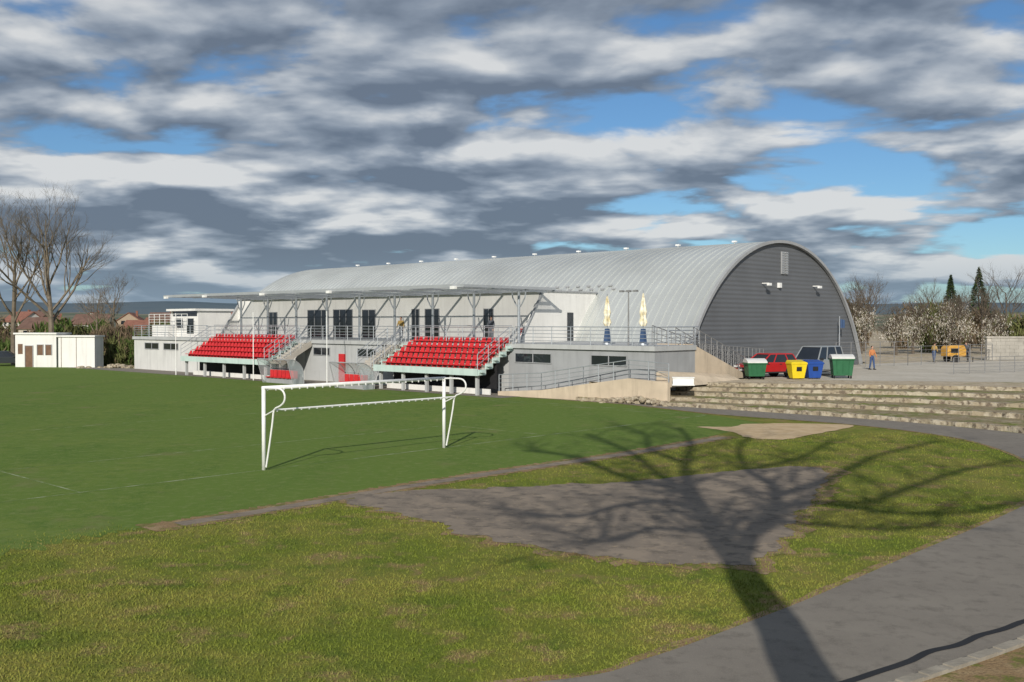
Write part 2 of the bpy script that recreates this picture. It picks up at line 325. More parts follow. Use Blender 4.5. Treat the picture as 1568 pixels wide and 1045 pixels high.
# ---------------------------------------------------------------- sports hall
hall=empty('sports_hall')
t0,zc,RR=66.1,-3.4,13.6
def arc(R_,n=56,z0=.9):
    a0=math.asin((z0-zc)/R_); return [(t0-R_*math.cos(a),zc+R_*math.sin(a)) for a in np.linspace(a0,math.pi-a0,n)]
A=arc(RR); Ao=arc(RR+.05)
S0,S1=35.15,89.8
mb=MB(LOC)
n=len(A)
prof=[]; s=S0
while s<S1:
    prof+=[(s,0),(s+.52,0),(s+.54,1),(s+.60,1)]; s+=.62
prof.append((S1,0))
vs=[];fs_=[]
for (s,h) in prof:
    arcp=Ao if h else A
    vs+=[(s,a,z) for a,z in arcp]
for i in range(len(prof)-1):
    for j in range(n-1): fs_.append((i*n+j,i*n+j+1,(i+1)*n+j+1,(i+1)*n+j))
mb.add(vs,fs_); mb.build('arched_roof',ROOF,hall)
mb=MB(LOC); A1=arc(RR+.1); A2=arc(RR-.10)
for j in range(n-1):
    mb.hexa([(S0-.02,*A1[j]),(S0+.2,*A1[j]),(S0+.2,*A2[j]),(S0-.02,*A2[j])],[(S0-.02,*A1[j+1]),(S0+.2,*A1[j+1]),(S0+.2,*A2[j+1]),(S0-.02,*A2[j+1])])
mb.build('gable_rim',GREYW,hall)
mb=MB(LOC); A3=arc(RR-.08); 
for s in (35.42,89.6): mb.add([(s,a,z) for a,z in A3]+[(s,A3[-1][0],0),(s,A3[0][0],0)],[tuple(range(n+2))])
mb.build('gable_wall',CLAD,hall)
mb=MB(LOC)
mb.box(35.3,35.41,65.9,66.25,7.9,9.5,0); mb.box(35.3,35.41,66.45,66.8,7.9,9.5,0)
for tt in np.linspace(8.0,9.4,9): mb.box(35.27,35.3,65.88,66.82,tt,tt+.03,1)
mb.build('gable_vent',[GREYW,GALV],hall)
mb=MB(LOC); mb.box(35.2,35.41,65.4,65.7,6.9,7.25)
for tt in (63.2,70.8):
    mb.box(34.9,35.4,tt,tt+.08,7.12,7.18); mb.box(34.75,34.92,tt-.18,tt+.22,6.98,7.16)
mb.build('gable_lamps',PAINTW,hall)
mb=MB(LOC)
for k in range(10):
    s=39.3+5*k; mb.tube((s,66.1,10.1),(s,66.1,10.42),.05); mb.box(s-.16,s+.16,65.95,66.2,10.38,10.5)
mb.build('ridge_vents',PAINTW,hall)
mb=MB(LOC)
for s in np.arange(43.5,57,1.0):
    for q,zz in ((0,6.75),(.5,7.0)):
        tt=t0-math.sqrt(RR**2-(zz-zc)**2); mb.box(s+q,s+q+.3,tt-.1,tt+.02,zz,zz+.12)
mb.build('snow_guards',GREYW,hall)
mb=MB(LOC)
TW=45.5
mb.box(64.6,92.4,TW,54.3,0,2.82,0); mb.box(43.0,64.6,TW,54.3,0,2.82,1); mb.box(35.5,43.0,TW,54.3,0,2.82,2); mb.box(32,35.5,TW,49.5,0,2.82,2)
mb.build('lower_walls',[LWHITE,LGREY,GREYW],hall)
mb=MB(LOC); mb.box(35.5,92.5,TW-.15,54.3,2.83,3.1); mb.box(31.9,35.5,TW-.15,49.5,2.83,3.1); mb.build('terrace_slab',LGREY,hall)
mb=MB(LOC); mf=MB(LOC)
def win(s0,s1,z0,z1,T=TW,div=2,fr=.05):
    mb.box(s0,s1,T-.02,T+.05,z0,z1)
    for a,b,c,d in ((s0-fr,s1+fr,z1,z1+fr),(s0-fr,s1+fr,z0-fr,z0)): mf.box(a,b,T-.06,T+.02,c,d)
    for i in range(div+1):
        q=s0-fr+(s1-s0+fr)*i/div; mf.box(q,q+fr,T-.055,T+.02,z0,z1)
for a,b in ((87.6,90.2),(84,86.6),(61.4,63.4),(56,58),(39.5,42.4),(33.9,36.4)): win(a,b,1.98,2.5)
for a in (66.2,68.4,70.6,72.8,75,44.2,46.4,48.6,50.4): win(a,a+1.8,.7,1.9)
for a,b,tp in ((49.2,50.1,5.35),(54.8,56.3,5.4),(57,57.8,5.4),(62.2,63.8,5.4),(65.1,67.6,5.45),(68.3,71.2,5.45),(75.8,77,5.3)): win(a,b,3.15,tp,50.5,2 if b-a<2 else 3)
mb.box(44.84,44.92,53.4,54.0,3.12,5.1)
mb.build('windows',GLASS,hall); mf.build('window_frames',GREYW,hall)
mb=MB(LOC); mb.box(59.5,60.3,TW-.04,TW+.02,.02,2.1); mb.box(46.1,46.6,50.42,50.52,3.12,4.0); mb.build('red_doors',RED,hall)
mb=MB(LOC)
mb.box(44.95,82.1,50.5,56.4,3.1,6.45)
for s in (44.9,82.1):
    mb.add([(s,48.5,3.1),(s,50.8,6.5),(s,56.6,6.5),(s,56.0,3.1),(s+.18,48.5,3.1),(s+.18,50.8,6.5),(s+.18,56.6,6.5),(s+.18,56.0,3.1)],[(0,1,2,3),(7,6,5,4),(0,4,5,1),(1,5,6,2),(2,6,7,3),(3,7,4,0)])
mb.build('upper_walls',WHITE,hall)
mb=MB(LOC)
for s in (44.84,82.04): mb.tube((s,48.46,3.1),(s,50.76,6.52),.08); 
mb.box(44.8,82.2,50.3,56.7,6.5,6.6)
mb.build('annex_trim',GREYW,hall)
mb=MB(LOC); c0,c1=43.3,79.6
mb.add([(c0,41.9,6.66),(c1,41.9,6.66),(c1,50.2,6.58),(c0,50.2,6.58)],[(0,1,2,3)])
mb.build('canopy_glazing',CANO,hall)
mb=MB(LOC); mb.box(c0,c1,41.82,41.9,6.52,6.72); mb.box(c0,c1,50.2,50.28,6.45,6.64); mb.box(c0-.08,c0,41.82,50.28,6.54,6.70); mb.box(c1,c1+.08,41.82,50.28,6.54,6.70); mb.build('canopy_edge',TRIM,hall)
mb=MB(LOC)
cs=[44+4.1*k for k in range(9)]
for s in cs: mb.hexa([(s-.05,41.9,6.50),(s+.05,41.9,6.50),(s+.05,50.2,6.38),(s-.05,50.2,6.38)],[(s-.05,41.9,6.62),(s+.05,41.9,6.62),(s+.05,50.2,6.55),(s-.05,50.2,6.55)])
for t_ in (44.5,47.5): mb.box(c0+.02,c1-.02,t_,t_+.06,6.50,6.58)
for s in cs:
    mb.tube((s,47.5,3.1),(s,47.5,6.42),.10,.09,10)
    for q in (-.62,.62): mb.poly([(s,47.5,5.3),(s+q*.45,47.5,5.62),(s+q*.85,47.5,6.0),(s+q,47.5,6.46)],.045)
mb.build('canopy_columns',GALV,hall)
mb=MB(LOC)
for s in (44.0,56.4,64.6,72.8,79.0):
    mb.box(s-.2,s+.2,41.6,41.8,6.42,6.6); 
mb.build('canopy_lamps',PAINTW,hall)
def rail(mb,a,b,h=1.05,step=1.5,rails=5,r=.018,pr=.026):
    a=Vector(a);b=Vector(b); d=b-a; n=max(1,round(Vector((d.x,d.y)).length/step))
    for i in range(n+1):
        p=a+d*i/n; mb.tube(p,p+Vector((0,0,h)),pr,pr,5)
    for j in range(rails):
        z=h*(j+1)/rails if rails>1 else h
        mb.tube(a+Vector((0,0,z)),b+Vector((0,0,z)),r if j<rails-1 else r*1.5,None,5)
mb=MB(LOC)
for a,b in ((53.2,65.2),(78.8,92.3),(32,42.4)): rail(mb,(a,45.45,3.1),(b,45.45,3.1))
rail(mb,(42.4,45.3,3.1),(53.0,45.3,3.1),1.0,1.5,3)
rail(mb,(65.2,45.3,3.1),(78.8,45.3,3.1),1.0,1.5,3)
rail(mb,(92.3,45.45,3.1),(92.3,54,3.1)); rail(mb,(32,45.45,3.1),(32,49.5,3.1)); rail(mb,(34.5,50.4,3.1),(34.5,53.8,3.1))
mb.build('terrace_railing',GALV,hall)
rm=empty('concrete_ramp')
mb=MB(LOC)
mb.hexa([(32,49.5,.5),(35.3,49.5,.5),(35.3,55.8,.5),(32,55.8,.5)],[(32,49.5,3.08),(35.3,49.5,3.08),(35.3,55.8,1.02),(32,55.8,1.02)])
for i in range(10): mb.box(32.6,34.7,49.6+.6*i,50.2+.6*i,1.0,3.15-.2*i)
mb.hexa([(31.95,45.6,.9),(30.9,45.6,.9),(30.9,53,.9),(31.95,53,.9)],[(31.95,45.6,1.75),(31.1,45.6,1.1),(31.1,53,1.02),(31.95,53,1.3)])
mb.build('ramp_body',[BEIGE],rm)
mb=MB(LOC); rail(mb,(32.1,49.5,3.08),(32.1,55.8,1.02),1.05,.6,4); rail(mb,(35.0,49.5,3.08),(35.0,59.5,1.02),1.15,.5,3); rail(mb,(33.4,49.6,3.1),(33.4,55.8,1.02),1.0,1.0,2)
rail(mb,(35.1,54,2.0),(34.6,62,1.5),1.1,.45,4)
mb.build('ramp_railing',FENCE,rm)
aw=empty('retaining_wall')
mb=MB(LOC)
P=[(42.2,43.7,.25),(39,43.95,.45),(36,44.15,.9),(33,44.4,1.35),(30.6,44.7,1.2)]
for (a,b,c),(d,e2,f) in zip(P,P[1:]): mb.hexa([(a,b,0),(d,e2,0),(d,e2+.25,0),(a,b+.25,0)],[(a,b,c),(d,e2,f),(d,e2+.25,f),(a,b+.25,c)])
mb.build('wall_face',BEIGE,aw)
mb=MB(LOC); mb.hexa([(42.2,43.95,0),(31.5,44.7,0),(31.5,45.48,0),(42.2,45.48,0)],[(42.2,43.95,.1),(31.5,44.7,1.2),(31.5,45.48,1.2),(42.2,45.48,.1)]); mb.build('ramp_surface',CONC,aw)
mb=MB(LOC)
for (a,b,c),(d,e2,f) in zip(P,P[1:]): rail(mb,(a,b+.1,c),(d,e2+.1,f),1.0,1.2,4)
mb.build('ramp_rail',GALV,aw)
cb_=empty('announcer_cabin')
mb=MB(LOC); mb.box(84.2,89.2,47.6,51,3.1,5.0); mb.box(84.0,89.4,47.2,51.2,5.5,5.7); mb.box(84.2,84.4,47.6,51,5.0,5.5); mb.box(89,89.2,47.6,51,5,5.5); mb.box(88,91,46.6,48,3.1,4.2)
mb.build('cabin_walls',WHITE,cb_)
mb=MB(LOC); mb.box(84.4,89.0,47.7,50.9,4.98,5.52); mb.box(85,86.2,47.56,47.62,3.4,4.8); mb.box(87,88.4,47.56,47.62,3.9,4.8); mb.build('cabin_windows',GLASS,cb_)
mb=MB(LOC); rail(mb,(84,46.4,4.2),(91.2,46.4,4.2),1,1,4); mb.build('cabin_railing',PAINTW,cb_)
# ---------------------------------------------------------------- grandstands
def grandstand(s0,s1):
    g=empty('grandstand'); mb=MB(LOC); n=5
    for i in range(n):
        ta=42.6+.6*i; z=1.45+.35*i
        mb.box(s0,s1,ta,ta+.72,z-.14,z)
        mb.box(s0,s1,ta+.6,ta+.64,z,z+.33)
    mb.build('tiers',CONC,g)
    mb=MB(LOC)
    mb.box(s0-.06,s1+.06,42.48,42.58,1.2,1.62)
    for s in (s0-.1,s1+.02):
        for i in range(n):
            ta=42.6+.6*i; z=1.45+.35*i; mb.box(s,s+.08,ta-.02,ta+.58,z-.22,z+.12); mb.box(s-.25,s+.33,ta,ta+.3,z-.05,z+.0)
    mb.build('side_fascia',AQUA,g)
    ms=MB(LOC)
    ns=int((s1-s0-.3)/.5)
    for i in range(n):
        ta=42.6+.6*i; z=1.45+.35*i
        for k in range(ns):
            s=s0+.2+k*.5
            ms.hexa([(s,ta+.14,z+.32),(s+.43,ta+.14,z+.32),(s+.41,ta+.5,z+.30),(s+.02,ta+.5,z+.30)],[(s,ta+.14,z+.37),(s+.43,ta+.14,z+.37),(s+.41,ta+.5,z+.35),(s+.02,ta+.5,z+.35)])
            ms.hexa([(s+.02,ta+.46,z+.33),(s+.41,ta+.46,z+.33),(s+.41,ta+.5,z+.33),(s+.02,ta+.5,z+.33)],[(s+.08,ta+.56,z+.62),(s+.35,ta+.56,z+.62),(s+.35,ta+.6,z+.62),(s+.08,ta+.6,z+.62)])
            ms.box(s+.17,s+.25,ta+.3,ta+.5,z,z+.31)
    ms.build('seats',RED,g)
    mb=MB(LOC)
    q=np.linspace(s0+.3,s1-.3,5)
    for s in q:
        mb.box(s-.09,s+.09,42.75,42.93,0,1.32); mb.tube((s,42.84,1.1),(s,45.4,2.6),.06)
    mb.build('posts',LGREY,g)
    mb=MB(LOC)
    for s in (s0-.05,s1+.05): rail(mb,(s,42.5,1.5),(s,45.3,3.1),1.0,.8,3)
    rail(mb,(s0,45.6,3.1),(s1,45.6,3.1),1.1,1.2,3)
    mb.build('stand_railing',GALV,g)
    mb=MB(LOC); mb.box(s0,s1,43.6,43.7,0,.35); mb.build('plinth',WHITE,g)
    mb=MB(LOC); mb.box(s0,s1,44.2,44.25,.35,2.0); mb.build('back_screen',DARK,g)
grandstand(42.8,52.5); grandstand(65.6,78.0)
for s0 in (53.0,63.6):
    st=empty('access_stairs'); mb=MB(LOC)
    for i in range(9): mb.box(s0,s0+1.4,42.6+.32*i,42.95+.32*i,1.5+.17*i-.16,1.5+.17*i)
    mb.hexa([(s0-.05,42.6,1.1),(s0+.02,42.6,1.1),(s0+.02,45.4,2.6),(s0-.05,45.4,2.6)],[(s0-.05,42.6,1.5),(s0+.02,42.6,1.5),(s0+.02,45.4,3.05),(s0-.05,45.4,3.05)])
    for q in (.1,1.3): mb.box(s0+q-.06,s0+q+.06,42.62,42.74,0,1.4)
    mb.build('stair_treads',CONC,st); mb=MB(LOC); rail(mb,(s0-.05,42.6,1.4),(s0-.05,45.3,3.0),1.0,.9,4); rail(mb,(s0+1.45,42.6,1.4),(s0+1.45,45.3,3.0),1.0,.9,4); mb.build('stair_rails',GALV,st)
def dugout(s0,s1,tf):
    g=empty('dugout'); mb=MB(LOC)
    pts=[(tf,1.75)]+[(tf+.25+1.15*math.sin(a),1.75-1.1*(1-math.cos(a))) for a in np.linspace(0,math.pi/2,8)]+[(tf+1.42,0)]
    mb.add([(s0,a,b) for a,b in pts]+[(s1,a,b) for a,b in pts],[(i,i+1,len(pts)+i+1,len(pts)+i) for i in range(len(pts)-1)])
    for s in (s0,s1): mb.add([(s,a,b) for a,b in pts]+[(s,tf+.5,0)],[tuple(range(len(pts)+1))])
    mb.build('shell',POLY,g)
    mb=MB(LOC)
    for s in np.linspace(s0,s1,4): mb.poly([(s,a,b+.02) for a,b in pts],.03)
    for s in (s0,s1): mb.tube((s,tf,1.75),(s,tf+.5,0),.03)
    mb.tube((s0,tf,1.76),(s1,tf,1.76),.035); mb.box(s0,s1,tf+1.3,tf+1.36,0,.5); mb.build('ribs',GREYW,g)
    mb=MB(LOC); s=s0+.15
    while s<s1-.4: mb.box(s,s+.42,tf+.55,tf+.95,.4,.46); mb.box(s,s+.42,tf+.95,tf+1.0,.4,.95); s+=.5
    mb.build('bench_seats',RED,g); mb=MB(LOC); mb.box(s0+.1,s1-.1,tf+.7,tf+.8,0,.4); mb.build('bench_frame',GREYW,g)
dugout(60.2,64.0,40.9); dugout(52.0,55.0,40.7)
mb=MB(LOC)
for s in (57.5,66.8,78.6): mb.tube((s,42.35,0),(s,42.35,5.2),.04,.03,6)
mb.build('net_poles',PAINTW)
# ---------------------------------------------------------------- goal
g=empty('football_goal'); mb=MB(LOC); GS=25.8
for t_ in (16.7,24.0): mb.tube((GS,t_,0),(GS,t_,2.44),.06,None,12)
mb.tube((GS,16.65,2.44),(GS,24.05,2.44),.06,None,12); mb.build('posts_and_crossbar',PAINTW,g,True)
mb=MB(LOC)
for t_ in (16.7,24.0):
    mb.poly([(GS-a,t_,z) for a,z in smoothc([(0,2.44),(.75,2.46),(1.0,2.40),(1.1,2.25),(1.05,2.08),(.85,1.95),(.55,1.82),(.45,1.4),(.28,.7),(.12,.1)],3)],.028,8)
    mb.tube((GS,t_,1.6),(GS-.52,t_,1.8),.02)
mb.tube((GS-.55,16.7,1.82),(GS-.55,24.0,1.82),.028,None,8)
for t_ in np.linspace(16.8,23.9,26):
    mb.box(GS-.575,GS-.525,t_-.012,t_+.012,1.77,1.82); mb.box(GS-.08,GS-.05,t_-.012,t_+.012,2.36,2.42)
mb.build('net_supports',PAINTW,g)
# ---------------------------------------------------------------- vegetation helpers
def grow(mb,p,d,length,r,lvl,maxl,rng,nchild=(3,5),curl=.22,upb=.12,n=4,mi=0,spread=(.45,.95),lr=(.5,.75)):
    segs=5 if lvl<2 else 3; pts=[p.copy()]; dd=d.normalized(); rr=[r]
    for i in range(segs):
        dd=(dd+Vector((rng.uniform(-1,1),rng.uniform(-1,1),rng.uniform(-.6,1)))*curl*(.5 if lvl==0 else 1)+Vector((0,0,upb))).normalized()
        pts.append(pts[-1]+dd*length/segs); rr.append(r*(1-.62*(i+1)/segs) if lvl<maxl else r*(1-.8*(i+1)/segs))
    for i in range(segs): mb.tube(pts[i],pts[i+1],rr[i],rr[i+1],7 if lvl==0 else (n if lvl<3 else 3),mi,False)
    if lvl>=maxl: return
    k=rng.randint(*nchild)+(3 if lvl==0 else 0)
    for c in range(k):
        f=rng.uniform(.3 if lvl else .28,1.0); idx=f*segs; i=min(int(idx),segs-1); q=pts[i].lerp(pts[i+1],idx-i)
        base=(pts[i+1]-pts[i]).normalized(); ax=base.orthogonal().normalized(); ax.rotate(Matrix.Rotation(rng.uniform(0,2*math.pi),3,base))
        nd=base.copy(); nd.rotate(Matrix.Rotation(rng.uniform(*spread),3,ax))
        grow(mb,q,nd,length*rng.uniform(*lr)*(1.15-.45*f),max(.006,rr[i]*.55),lvl+1,maxl,rng,nchild,curl,upb,n,mi,spread,lr)
def baretree(name,x,y,z,h,seed,r=.3,maxl=4,mat=BARKL,nch=(4,6),lean=(0,0)):
    rng=random.Random(seed); mb=MB(); grow(mb,Vector((x,y,z-.1)),Vector((lean[0],lean[1],1)),h*.72,r,0,maxl,rng,nch)
    return mb.build(name,mat,recalc=False)
def cloud(center,rad,n,size,clumps=14,flat=.5,elong=1.0,seed=0,shell=.5):
    rg=np.random.RandomState(seed); c=np.array(center); rad=np.array(rad)
    cc=rg.normal(size=(clumps,3)); cc/=np.linalg.norm(cc,axis=1)[:,None]; cc*=(rg.rand(clumps,1)**.5)*.75
    k=rg.randint(0,clumps,n); o=rg.normal(size=(n,3)); o/=np.linalg.norm(o,axis=1)[:,None]; cr=.22+.25*rg.rand(clumps)
    o*=(cr[k]*(shell+(1-shell)*rg.rand(n)))[:,None]
    p=c+(cc[k]+o)*rad
    a=rg.normal(size=(n,3)); a/=np.linalg.norm(a,axis=1)[:,None]; b=rg.normal(size=(n,3)); b-=a*(a*b).sum(1)[:,None]; b/=np.linalg.norm(b,axis=1)[:,None]
    sz=size*(.5+rg.rand(n))[:,None]
    if elong>1: a[:,2]=np.abs(a[:,2])+.6
    return np.stack([p-a*sz*elong,p+b*sz*.5,p+a*sz*elong-b*sz*.4],1)
LB=[M('foliage_brown',(.15,.11,.07),.95,.3,.6),M('foliage_olive',(.12,.13,.045),.95,.3,.6),M('foliage_green',(.07,.11,.025),.95,.3,.6),M('blossom',(.58,.54,.47),.9,.15,.6),M('foliage_conifer',(.022,.04,.018),.95,.3,.6)]
baretree('bare_tree',-47.5,104,0,17.5,3,.34,4,nch=(5,7)); baretree('bare_tree',-52.5,106,0,15.5,9,.32,4,nch=(5,6)); baretree('bare_tree',-58.5,112,0,14,21,.28,4,nch=(4,6))
baretree('bare_tree',-55,138,0,10.5,5,.2,4); baretree('bare_tree',-62,150,0,10,6,.2,3,nch=(4,6))
def bushes(name,specs,mats_w,size=.16,n=2600,seed=1,elong=2.0):
    arr=[];idx=[]
    for i,(x,y,z,rx,ry,rz) in enumerate(specs):
        a=cloud((x,y,z),(rx,ry,rz),n,size,18,seed=seed*100+i,elong=elong); arr.append(a)
        rg=np.random.RandomState(i+seed); main=rg.choice(len(LB),p=mats_w); m=np.where(rg.rand(n)<.7,main,rg.choice(len(LB),n,p=mats_w)); idx.append(m)
    return tris(name,np.concatenate(arr),LB,np.concatenate(idx))
rg=random.Random(4)
sp_=[]
for k in range(26):
    x=-78+k*1.75+rg.uniform(-1,1); y=118+rg.uniform(-6,14); h=rg.uniform(1.3,2.3); sp_.append((x,y,h*.8,rg.uniform(2,3.2),rg.uniform(2,3),h))
bushes('hedge',sp_,[.55,.25,.2,0,0],.2,1500,2)
bushes('shrub',[(-40.6,103,1.2,1.5,1.5,1.7),(-38.9,104,1.5,1.6,1.5,2.2),(-43,106,2,2,2,2.6)],[.4,.4,.2,0,0],.14,2200,3)
sp_=[]
for k in range(90):
    x=-200+k*2.6+rg.uniform(-2,2); y=rg.uniform(190,300); h=rg.uniform(2.0,3.8); sp_.append((x,y,h*.7,rg.uniform(4,7),5,h))
bushes('distant_trees',sp_,[.5,.3,.2,0,0],.5,600,5,1.4)
sp_=[]
for k in range(30):
    x=40+k*2.6+rg.uniform(-1,1); y=118+rg.uniform(-4,16); h=rg.uniform(2.8,4.6); sp_.append((x,y,1+h*.8,rg.uniform(2.2,3.4),3,h))
bushes('hedge',sp_,[.6,.25,.15,0,0],.2,2200,7)
for i,(x,y,h) in enumerate([(40.5,106,5.0),(43.5,109,6.0),(46.4,107,6.6),(49,110,6.4),(51.6,108,4.8),(38.2,110,6.0)]):
    e_=empty('blossom_tree'); rng=random.Random(i+50); mb=MB(); grow(mb,Vector((x,y,.9)),Vector((0,0,1)),h*.75,.16,0,3,rng,(6,8)); mb.build('trunk_and_branches',BARK,e_,recalc=False)
    a=cloud((x,y,1+h*.52),(2.3,2.1,h*.46),2600,.075,46,seed=300+i,elong=1.1,shell=.1); rr=np.random.RandomState(i).rand(2600); tris('blossom_crown',a,LB,np.where(rr<.5,3,np.where(rr<.82,0,1)),e_)
for i,(x,y,h) in enumerate([(56,120,9),(60,122,10),(63.5,118,9.2),(53,126,8.5),(42,120,8),(45,128,9.5),(67,125,10)]): baretree('bare_tree',x,y,1,h,70+i,.16,3,BARK,(6,8))
def conifer(x,y,z,h,r,seed):
    e_=empty('spruce_tree'); mb=MB(); mb.tube((x,y,z),(x,y,z+h),.22,.03,8); mb.build('trunk',BARK,e_)
    rg=np.random.RandomState(seed); n=5200; f=rg.rand(n)**.7; hh=z+h*(1-f)*.93+h*.07; lay=np.floor((1-f)*14); th=rg.rand(n)*2*np.pi
    br=(np.sin(th*5+lay*2.1)*.2+.85); rr=r*f*br*(.35+.65*rg.rand(n)**.5); zz=hh-rr*.25+rg.normal(size=n)*.06
    p=np.stack([x+rr*np.cos(th),y+rr*np.sin(th),zz],1); a=np.stack([np.cos(th),np.sin(th),-.35+0*th],1); b=rg.normal(size=(n,3)); s_=.22
    tris('needles',np.stack([p-a*s_,p+b*s_*.35,p+a*s_*1.3],1),LB,np.where(rg.rand(n)<.8,4,2),e_)
conifer(64.5,148,1,10.4,2.6,1); conifer(70.5,152,1,11.8,3.2,2); conifer(66.6,150,1,7.5,2.0,3)
# ---------------------------------------------------------------- hills
def ridge(name,r0,r1,hf,mat,a0=-60,a1=60,n=200):
    mb=MB(); rows=[]
    for j,(fr,fh) in enumerate(((0,0),(.35,.35),(.7,.8),(1,1),(1.4,.9))):
        row=[]
        for i in range(n):
            a=R(a0+(a1-a0)*i/(n-1)); r=r0+(r1-r0)*fr; row.append((r*math.sin(a),r*math.cos(a),hf(a)*fh-.5))
        rows.append(row)
    for j in range(4):
        for i in range(n-1): mb.add([rows[j][i],rows[j][i+1],rows[j+1][i+1],rows[j+1][i]],[(0,1,2,3)])
    return mb.build(name,mat,smooth=True)
H1=mixmat('near_hill',[(.13,.15,.10),((.24,.21,.16),.006,.45,.55),((.09,.12,.09),.02,.5,.6),((.15,.18,.10),.012,.55,.6)],bump=0)
H2=mixmat('far_hill',[(.09,.13,.16),((.11,.145,.17),.003,.45,.55)],bump=0)  # distance haze painted in as a bluish base colour
ridge('near_hills',500,1100,lambda a:15+4*noise.noise(Vector((a*5,1,0)))+2*noise.noise(Vector((a*21,1,0))),H1)
ridge('far_hills',1800,2600,lambda a:54+16*noise.noise(Vector((a*4+2,7,0)))+6*noise.noise(Vector((a*11,7,0)))+.8*noise.noise(Vector((a*90,7,0))),H2)
HW=[M('house_cream',(.46,.42,.35),.9,.1),M('house_white',(.58,.56,.53),.9,.08),M('house_tan',(.36,.28,.21),.9,.1)]; RT=[M('roof_tile_red',(.23,.105,.075),.85,.2,1),M('roof_tile_brown',(.15,.09,.07),.85,.2,1)]
def house(x,y,w_,d_,h,rh,rot,mi,chim=True):
    e_=empty('distant_house'); T=Matrix.Translation((x,y,0))@Matrix.Rotation(rot,4,'Z')
    mb=MB(T); mb.ext([(-w_/2,0),(w_/2,0),(w_/2,h),(0,h+rh-.1),(-w_/2,h)],-d_/2,d_/2); mb.build('walls',HW[mi%3],e_)
    mb=MB(T)
    for sx in(-1,1): mb.hexa([(sx*(w_/2+.4),-d_/2-.4,h-.35),(0,-d_/2-.4,h+rh),(0,d_/2+.4,h+rh),(sx*(w_/2+.4),d_/2+.4,h-.35)],[(sx*(w_/2+.4),-d_/2-.4,h-.1),(0,-d_/2-.4,h+rh+.25),(0,d_/2+.4,h+rh+.25),(sx*(w_/2+.4),d_/2+.4,h-.1)])
    mb.box(w_*.18,w_*.18+.7,-.4,.4,h+rh*.3,h+rh+.9); mb.build('roof',RT[mi%2],e_)
    mb=MB(T)
    for zz in (1.2,3.9):
        if zz+1.3<h+.4:
            for q in (-.28,.12): mb.box(w_*q,w_*q+1.3,-d_/2-.06,-d_/2+.02,zz,zz+1.3)
            for q in (-.3,0,.25): 
                for sx in (-1,1): mb.box(sx*w_/2-.05,sx*w_/2+.05,d_*q,d_*q+1.2,zz,zz+1.3)
    mb.build('windows',GLASS,e_)
for i,(x,y,w_,d_,h,rh,rot) in enumerate([(-150,330,8,12,4.0,2.6,.6),(-133,320,8,11,4.2,2.8,1.5),(-140,370,9,12,5,3,.2),(-122,350,8,12,3.6,2.6,1.2),(-165,340,9,11,5,3,1.0),(-112,365,8,13,4,2.8,1.55),(-104,320,8,11,3.2,2.6,.4),(-97,350,9,13,4,3,1.3),(-120,420,10,14,5.4,3.4,.9),(-150,440,10,16,5.4,3.4,1.5),(-175,420,10,14,5.4,3.4,.3),(-190,400,12,16,5.4,3.4,1.2),(-104,285,8,10,2.8,2.2,1.5),(-85,300,8,10,2.8,2.2,.4),(-130,280,8,10,3.4,2.4,.9),(-118,255,8,10,3.2,2.4,1.4)]): house(x,y,w_,d_,h,rh,rot,i)
DBR=M('door_brown',(.16,.095,.06),.7)
def garage(x0,x1,y,h,dep,doors):
    e_=empty('garage_building'); T=Matrix.Translation((x0,y,0))@Matrix.Rotation(R(-8),4,'Z'); w_=x1-x0
    mb=MB(T); mb.box(0,w_,0,dep,0,h); mb.box(-.12,w_+.12,-.15,dep+.1,h,h+.16); mb.build('walls',WHITE,e_)
    mb=MB(T)
    for a,b,z0,z1 in doors: mb.box(a,b,-.03,.05,z0,z1)
    mb.build('doors',DBR,e_)
    mb=MB(T)
    for a,b,z0,z1 in doors:
        if b-a>.6: 
            for q in (a-.06,b): mb.box(q,q+.06,-.07,.02,z0,z1+.06)
            mb.box(a,b,-.07,.02,z1,z1+.06)
    mb.build('frames',GREYW,e_)
garage(-49.4,-45.0,100,3.25,2.4,[(.3,.8,1.3,2.3),(1.1,1.9,.02,2.1),(2.4,3.0,1.2,2.2),(3.3,3.9,1.2,2.2)]); garage(-44.85,-41.0,99.4,3.0,1.6,[(.3,.34,.0,2.95),(1.9,1.94,0,2.95)])
def rubble(cx_,cy_,n,sa,sb,r0,r1,h,k=0):
    mb=MB()
    for i in range(n):
        a=random.gauss(0,sa);b=random.gauss(0,sb); r=random.uniform(r0,r1); mb.sphere((cx_+a,cy_-a*k+b,max(0,h-abs(a)*.14-abs(b)*.2)),(r,r*random.uniform(.6,1),r*.6),0,5,4)
    return mb.build('rubble_pile',STONE)
rubble(-38.5,98,60,1.3,.5,.12,.35,.3); rubble(6.8,54.5,170,1.1,.5,.05,.2,.35,.8)
